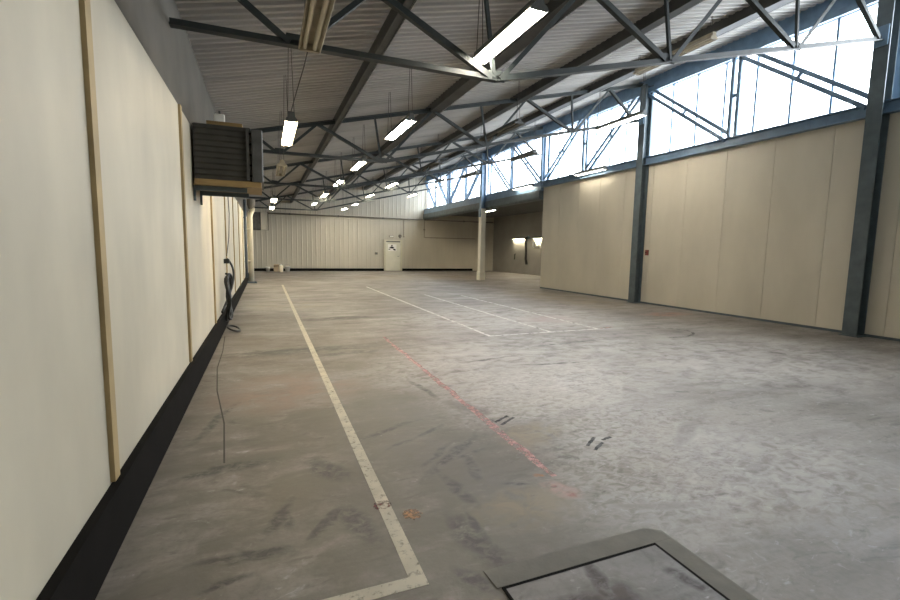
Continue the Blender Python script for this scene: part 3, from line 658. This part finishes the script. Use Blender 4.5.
# hose in the annex and bits
t = thing('hanging_hose', 'thick black hose hanging beside the lit annex strip lamp', 'hose', (15.80, 26.05, 2.4))
MB().tube([(0.12, 0, 0.02), (0.02, 0, 0.0), (-0.02, 0.02, -0.3), (0.0, -0.02, -0.9), (0.03, 0.04, -1.4), (0.02, -0.12, -1.72)], 0.07, 10, [0.06, 0.08, 0.075, 0.07, 0.075, 0.08]).build('hose_run', M['rubber'], t, True)
MB().box(0.08, 0.20, -0.08, 0.08, -0.08, 0.12).build('wall_bracket', M['column'], t)
t = thing('hose_reel', 'white hose reel on the annex wall, right of the black hose', 'hose reel', (15.78, 24.9, 1.95))
MB().tube([(0.2, 0, 0), (0.14, 0, 0), (0.13, 0, 0), (-0.02, 0, 0), (-0.03, 0, 0), (-0.09, 0, 0)], 0.2, 20, [0.2, 0.2, 0.12, 0.12, 0.2, 0.2]).build('drum', M['white'], t); MB().box(0.16, 0.22, -0.1, 0.1, -0.1, 0.1).build('mount', M['column'], t)
t = thing('wall_hook', 'small dark hook low on the lit annex wall', 'hook', (XA, 27.7, 1.2))
MB().tube([(0, 0, 0.12), (-0.06, 0, 0.1), (-0.07, 0, -0.2), (-0.10, 0, -0.25)], 0.03, 8).build('hook_bar', M['rubber'], t)
# switch boxes at the tall column
t = thing('switch_box', 'small red-brown switch box on the panel wall right of the slate column', 'switch box', (XR, 10.55, 1.45))
bd = MB().box(-0.06, 0, -0.05, 0.05, 0, 0.16, 0.008).build('body', M['redbox'], t); MB().box(-0.07, -0.06, -0.015, 0.015, 0.06, 0.10).build('button', M['black'], bd)
t = thing('socket_box', 'small cream socket box on panel wall left of the slate column', 'socket', (XR, 11.05, 1.75))
MB().box(-0.05, 0, -0.04, 0.04, 0, 0.10, 0.008).build('body', M['pipe'], t); MB().box(-0.058, -0.05, -0.02, 0.02, 0.025, 0.075).build('face', M['white'], t)

# ------------------------------------------------------------------ floor markings and the pit cover
ZF = 0.0015
def ribbon(name, pts, w, m, label, cat='floor marking', group=None, jitter=0.0, z=ZF, wv=None):
    mbx = MB(); P = [Vector((x, y)) for x, y in pts]; Lf = []; Rt = []
    for i, p in enumerate(P):
        d = (P[min(i + 1, len(P) - 1)] - P[max(i - 1, 0)]).normalized(); n = Vector((-d.y, d.x)); ww = (wv[i] if wv else w) / 2
        Lf.append(p + n * (ww + random.uniform(-jitter, jitter))); Rt.append(p - n * (ww + random.uniform(-jitter, jitter)))
    n = len(P); vs = []
    for zz in (0.0004, z): vs += [(q.x, q.y, zz) for q in Lf] + [(q.x, q.y, zz) for q in Rt]
    fs = []
    for i in range(n - 1):
        fs.append((2 * n + i, 2 * n + i + 1, 3 * n + i + 1, 3 * n + i)); fs.append((i, n + i, n + i + 1, i + 1))
        fs.append((i, i + 1, 2 * n + i + 1, 2 * n + i)); fs.append((n + i, 3 * n + i, 3 * n + i + 1, n + i + 1))
    fs.append((0, 2 * n, 3 * n, n)); fs.append((n - 1, 2 * n - 1, 4 * n - 1, 3 * n - 1))
    return tag(mbx.add(vs, fs).build(name, m), label, cat, group)
def seg(x0, y0, x1, y1, n=40): return [(x0 + (x1 - x0) * k / n, y0 + (y1 - y0) * k / n) for k in range(n + 1)]
# bold L-shaped line
mbx = MB(); mbx.slab([(0.575, 1.875), (0.575, 19.5), (0.65, 19.5), (0.65, 1.80), (-0.55, 1.80), (-0.55, 1.875)], 0.0004, 0.0016)
tag(mbx.build('floor_line', M['line']), 'bold white L-shaped line down the left side of the floor', 'floor marking', 'painted floor lines')
ribbon('floor_line', seg(1.85, 7.6, 1.77, 2.45), 0.062, M['red'], 'rubbed pink-red line down the middle of the floor', group='painted floor lines', jitter=0.016)
ribbon('floor_line', seg(3.70, 18.0, 3.66, 7.16), 0.065, M['line_thin'], 'long thin white line, leftmost edge of the faint bay box', group='painted floor lines')
ribbon('floor_line', seg(4.94, 14.5, 4.96, 7.16), 0.06, M['line_thin'], 'thin white line, middle of the faint bay box', group='painted floor lines')
ribbon('floor_line', seg(6.06, 14.0, 6.08, 7.22), 0.06, M['line_thin'], 'thin faint white line, right edge of the bay box', group='painted floor lines')
ribbon('floor_line', seg(3.62, 7.14, 6.25, 7.20), 0.055, M['line_thin'], 'thin white crossing line closing the bay box toward the camera', group='painted floor lines', z=0.002)
ribbon('floor_line', seg(6.1, 7.20, 6.5, 7.30, 8), 0.06, M['red'], 'short pink stub at the right corner of the bay box', group='painted floor lines', z=0.0024)
def blot(name, cx, cy, rx, ry, m, label, rot=0, n=22, rough=0.3, z=0.0022, group=None):
    pl = []
    for k in range(n):
        a = 2 * math.pi * k / n; r = 1 + random.uniform(-rough, rough)
        x, y_ = rx * r * math.cos(a), ry * r * math.sin(a); pl.append((cx + x * math.cos(rot) - y_ * math.sin(rot), cy + x * math.sin(rot) + y_ * math.cos(rot)))
    return tag(MB().slab(pl, 0.0005, z).build(name, m), label, 'floor stain', group)
blot('floor_stain', 0.745, 2.36, 0.05, 0.055, M['orange'], 'orange rusty stain right of the bold white line')
blot('floor_stain', 0.605, 2.50, 0.045, 0.05, M['red_spot'], 'dark red spatter across the bold white line')
G = 'short black tyre marks'
for (xa_, ya_, xb_, yb_, lab) in (
        (1.840, 3.448, 2.023, 3.552, 'left dash of the pair of black dashes beside the pink line'),
        (1.866, 3.377, 2.056, 3.501, 'right dash of the pair of black dashes beside the pink line'),
        (2.297, 2.769, 2.455, 2.886, 'left dash of the black group in the bright middle floor'),
        (2.304, 2.690, 2.454, 2.782, 'middle dash of the black group in the bright middle floor'),
        (2.483, 2.823, 2.595, 2.847, 'shortest dash, upper right of the black group in the bright middle floor')
        ):
    ribbon('tyre_mark', seg(xa_, ya_, xb_, yb_, 8), 0.026, M['tyre'], lab, 'tyre mark', G, 0.004, z=0.002)
ribbon('tyre_mark', [(6.95 + 0.75 * math.cos(a), 6.55 + 0.5 * math.sin(a)) for a in [-1.9 + k * 0.125 for k in range(24)]], 0.05, M['tyre_soft'], 'curved grey tyre arc out toward the panel wall', 'tyre mark', 'tyre arcs', 0.006)
cr = [(-0.66, 8.4), (-0.60, 7.2), (-0.585, 6.2), (-0.50, 5.2), (-0.36, 4.2), (-0.30, 3.4)]
ribbon('floor_crack', cr, 0.012, M['crack'], 'fine dark crack along the left edge of the floor', 'crack')

# pit cover
t = thing('pit_cover', 'concrete pit cover with black steel rim in the right foreground', 'pit cover', (1.40, 1.05, 0))
x0, x1, yb, yt = -0.455, 0.445, -0.75, 0.612
MB().slab([(x0 + 0.014, yb), (x1 - 0.014, yb), (x1 - 0.014, yt - 0.014), (x0 + 0.014, yt - 0.014)], 0.0005, 0.005).build('infill', M['pit_cover'], t)
MB().box(x0, x0 + 0.014, yb, yt, 0.0005, 0.006).box(x1 - 0.014, x1, yb, yt, 0.0005, 0.006).box(x0 + 0.014, x1 - 0.014, yt - 0.014, yt, 0.0005, 0.006).build('steel_rim', M['black'], t)
b = MB()
b.slab([(x0 - 0.02, yt + 0.004), (x0 - 0.03, yt + 0.125), (x0 + 0.2, yt + 0.13), (x1 + 0.05, yt + 0.122), (x1 + 0.12, yt + 0.07), (x1 + 0.12, yt + 0.004)], 0.0004, 0.004)
b.slab([(x1 + 0.003, yb), (x1 + 0.12, yb), (x1 + 0.12, yt + 0.003), (x1 + 0.003, yt + 0.003)], 0.0004, 0.004)
b.build('mortar_border', M['pit_border'], t)

# ------------------------------------------------------------------ light, camera
W = bpy.data.worlds.new('overcast_sky'); S.world = W; W.use_nodes = True
bg = W.node_tree.nodes['Background']; bg.inputs['Color'].default_value = (0.97, 0.98, 1.0, 1); bg.inputs['Strength'].default_value = 6.3
po = bpy.data.lights.new('sky_portal', 'AREA'); po.shape = 'RECTANGLE'; po.size = 1.9; po.size_y = YB - Y0; po.cycles.is_portal = True
pob = bpy.data.objects.new('sky_portal', po); C.objects.link(pob); pob.location = (XR + 0.12, (YB + Y0) / 2, 5.27)
pob.rotation_euler = (0, math.radians(90), 0)      # faces -X into the hall

cam = bpy.data.cameras.new('camera'); co = bpy.data.objects.new('camera', cam); C.objects.link(co)
f = 457.504; cam.sensor_width = 36; cam.lens = f / 900 * 36; cam.clip_start = 0.05
def nrm(v): return Vector(v).normalized()
Yc = nrm((265 - 450, 247 - 300, f)); Xc = nrm((1590 - 450, 270 - 300, f)); Zc = Xc.cross(Yc)
if Zc.y > 0: Zc = -Zc
right = Vector((Xc.x, Yc.x, Zc.x)); up = -Vector((Xc.y, Yc.y, Zc.y)); back = -Vector((Xc.z, Yc.z, Zc.z))
mt = Matrix((right, up, back)).transposed().to_4x4(); mt.translation = (0, 0, 1.5)
co.matrix_world = mt
S.camera = co
S.view_settings.view_transform = 'Standard'; S.view_settings.look = 'None'; S.view_settings.gamma = 1; S.view_settings.use_curve_mapping = False
S.view_settings.exposure = 1.3
S.cycles.use_denoising = True
S.cycles.max_bounces = 10; S.cycles.diffuse_bounces = 6; S.cycles.transparent_max_bounces = 24
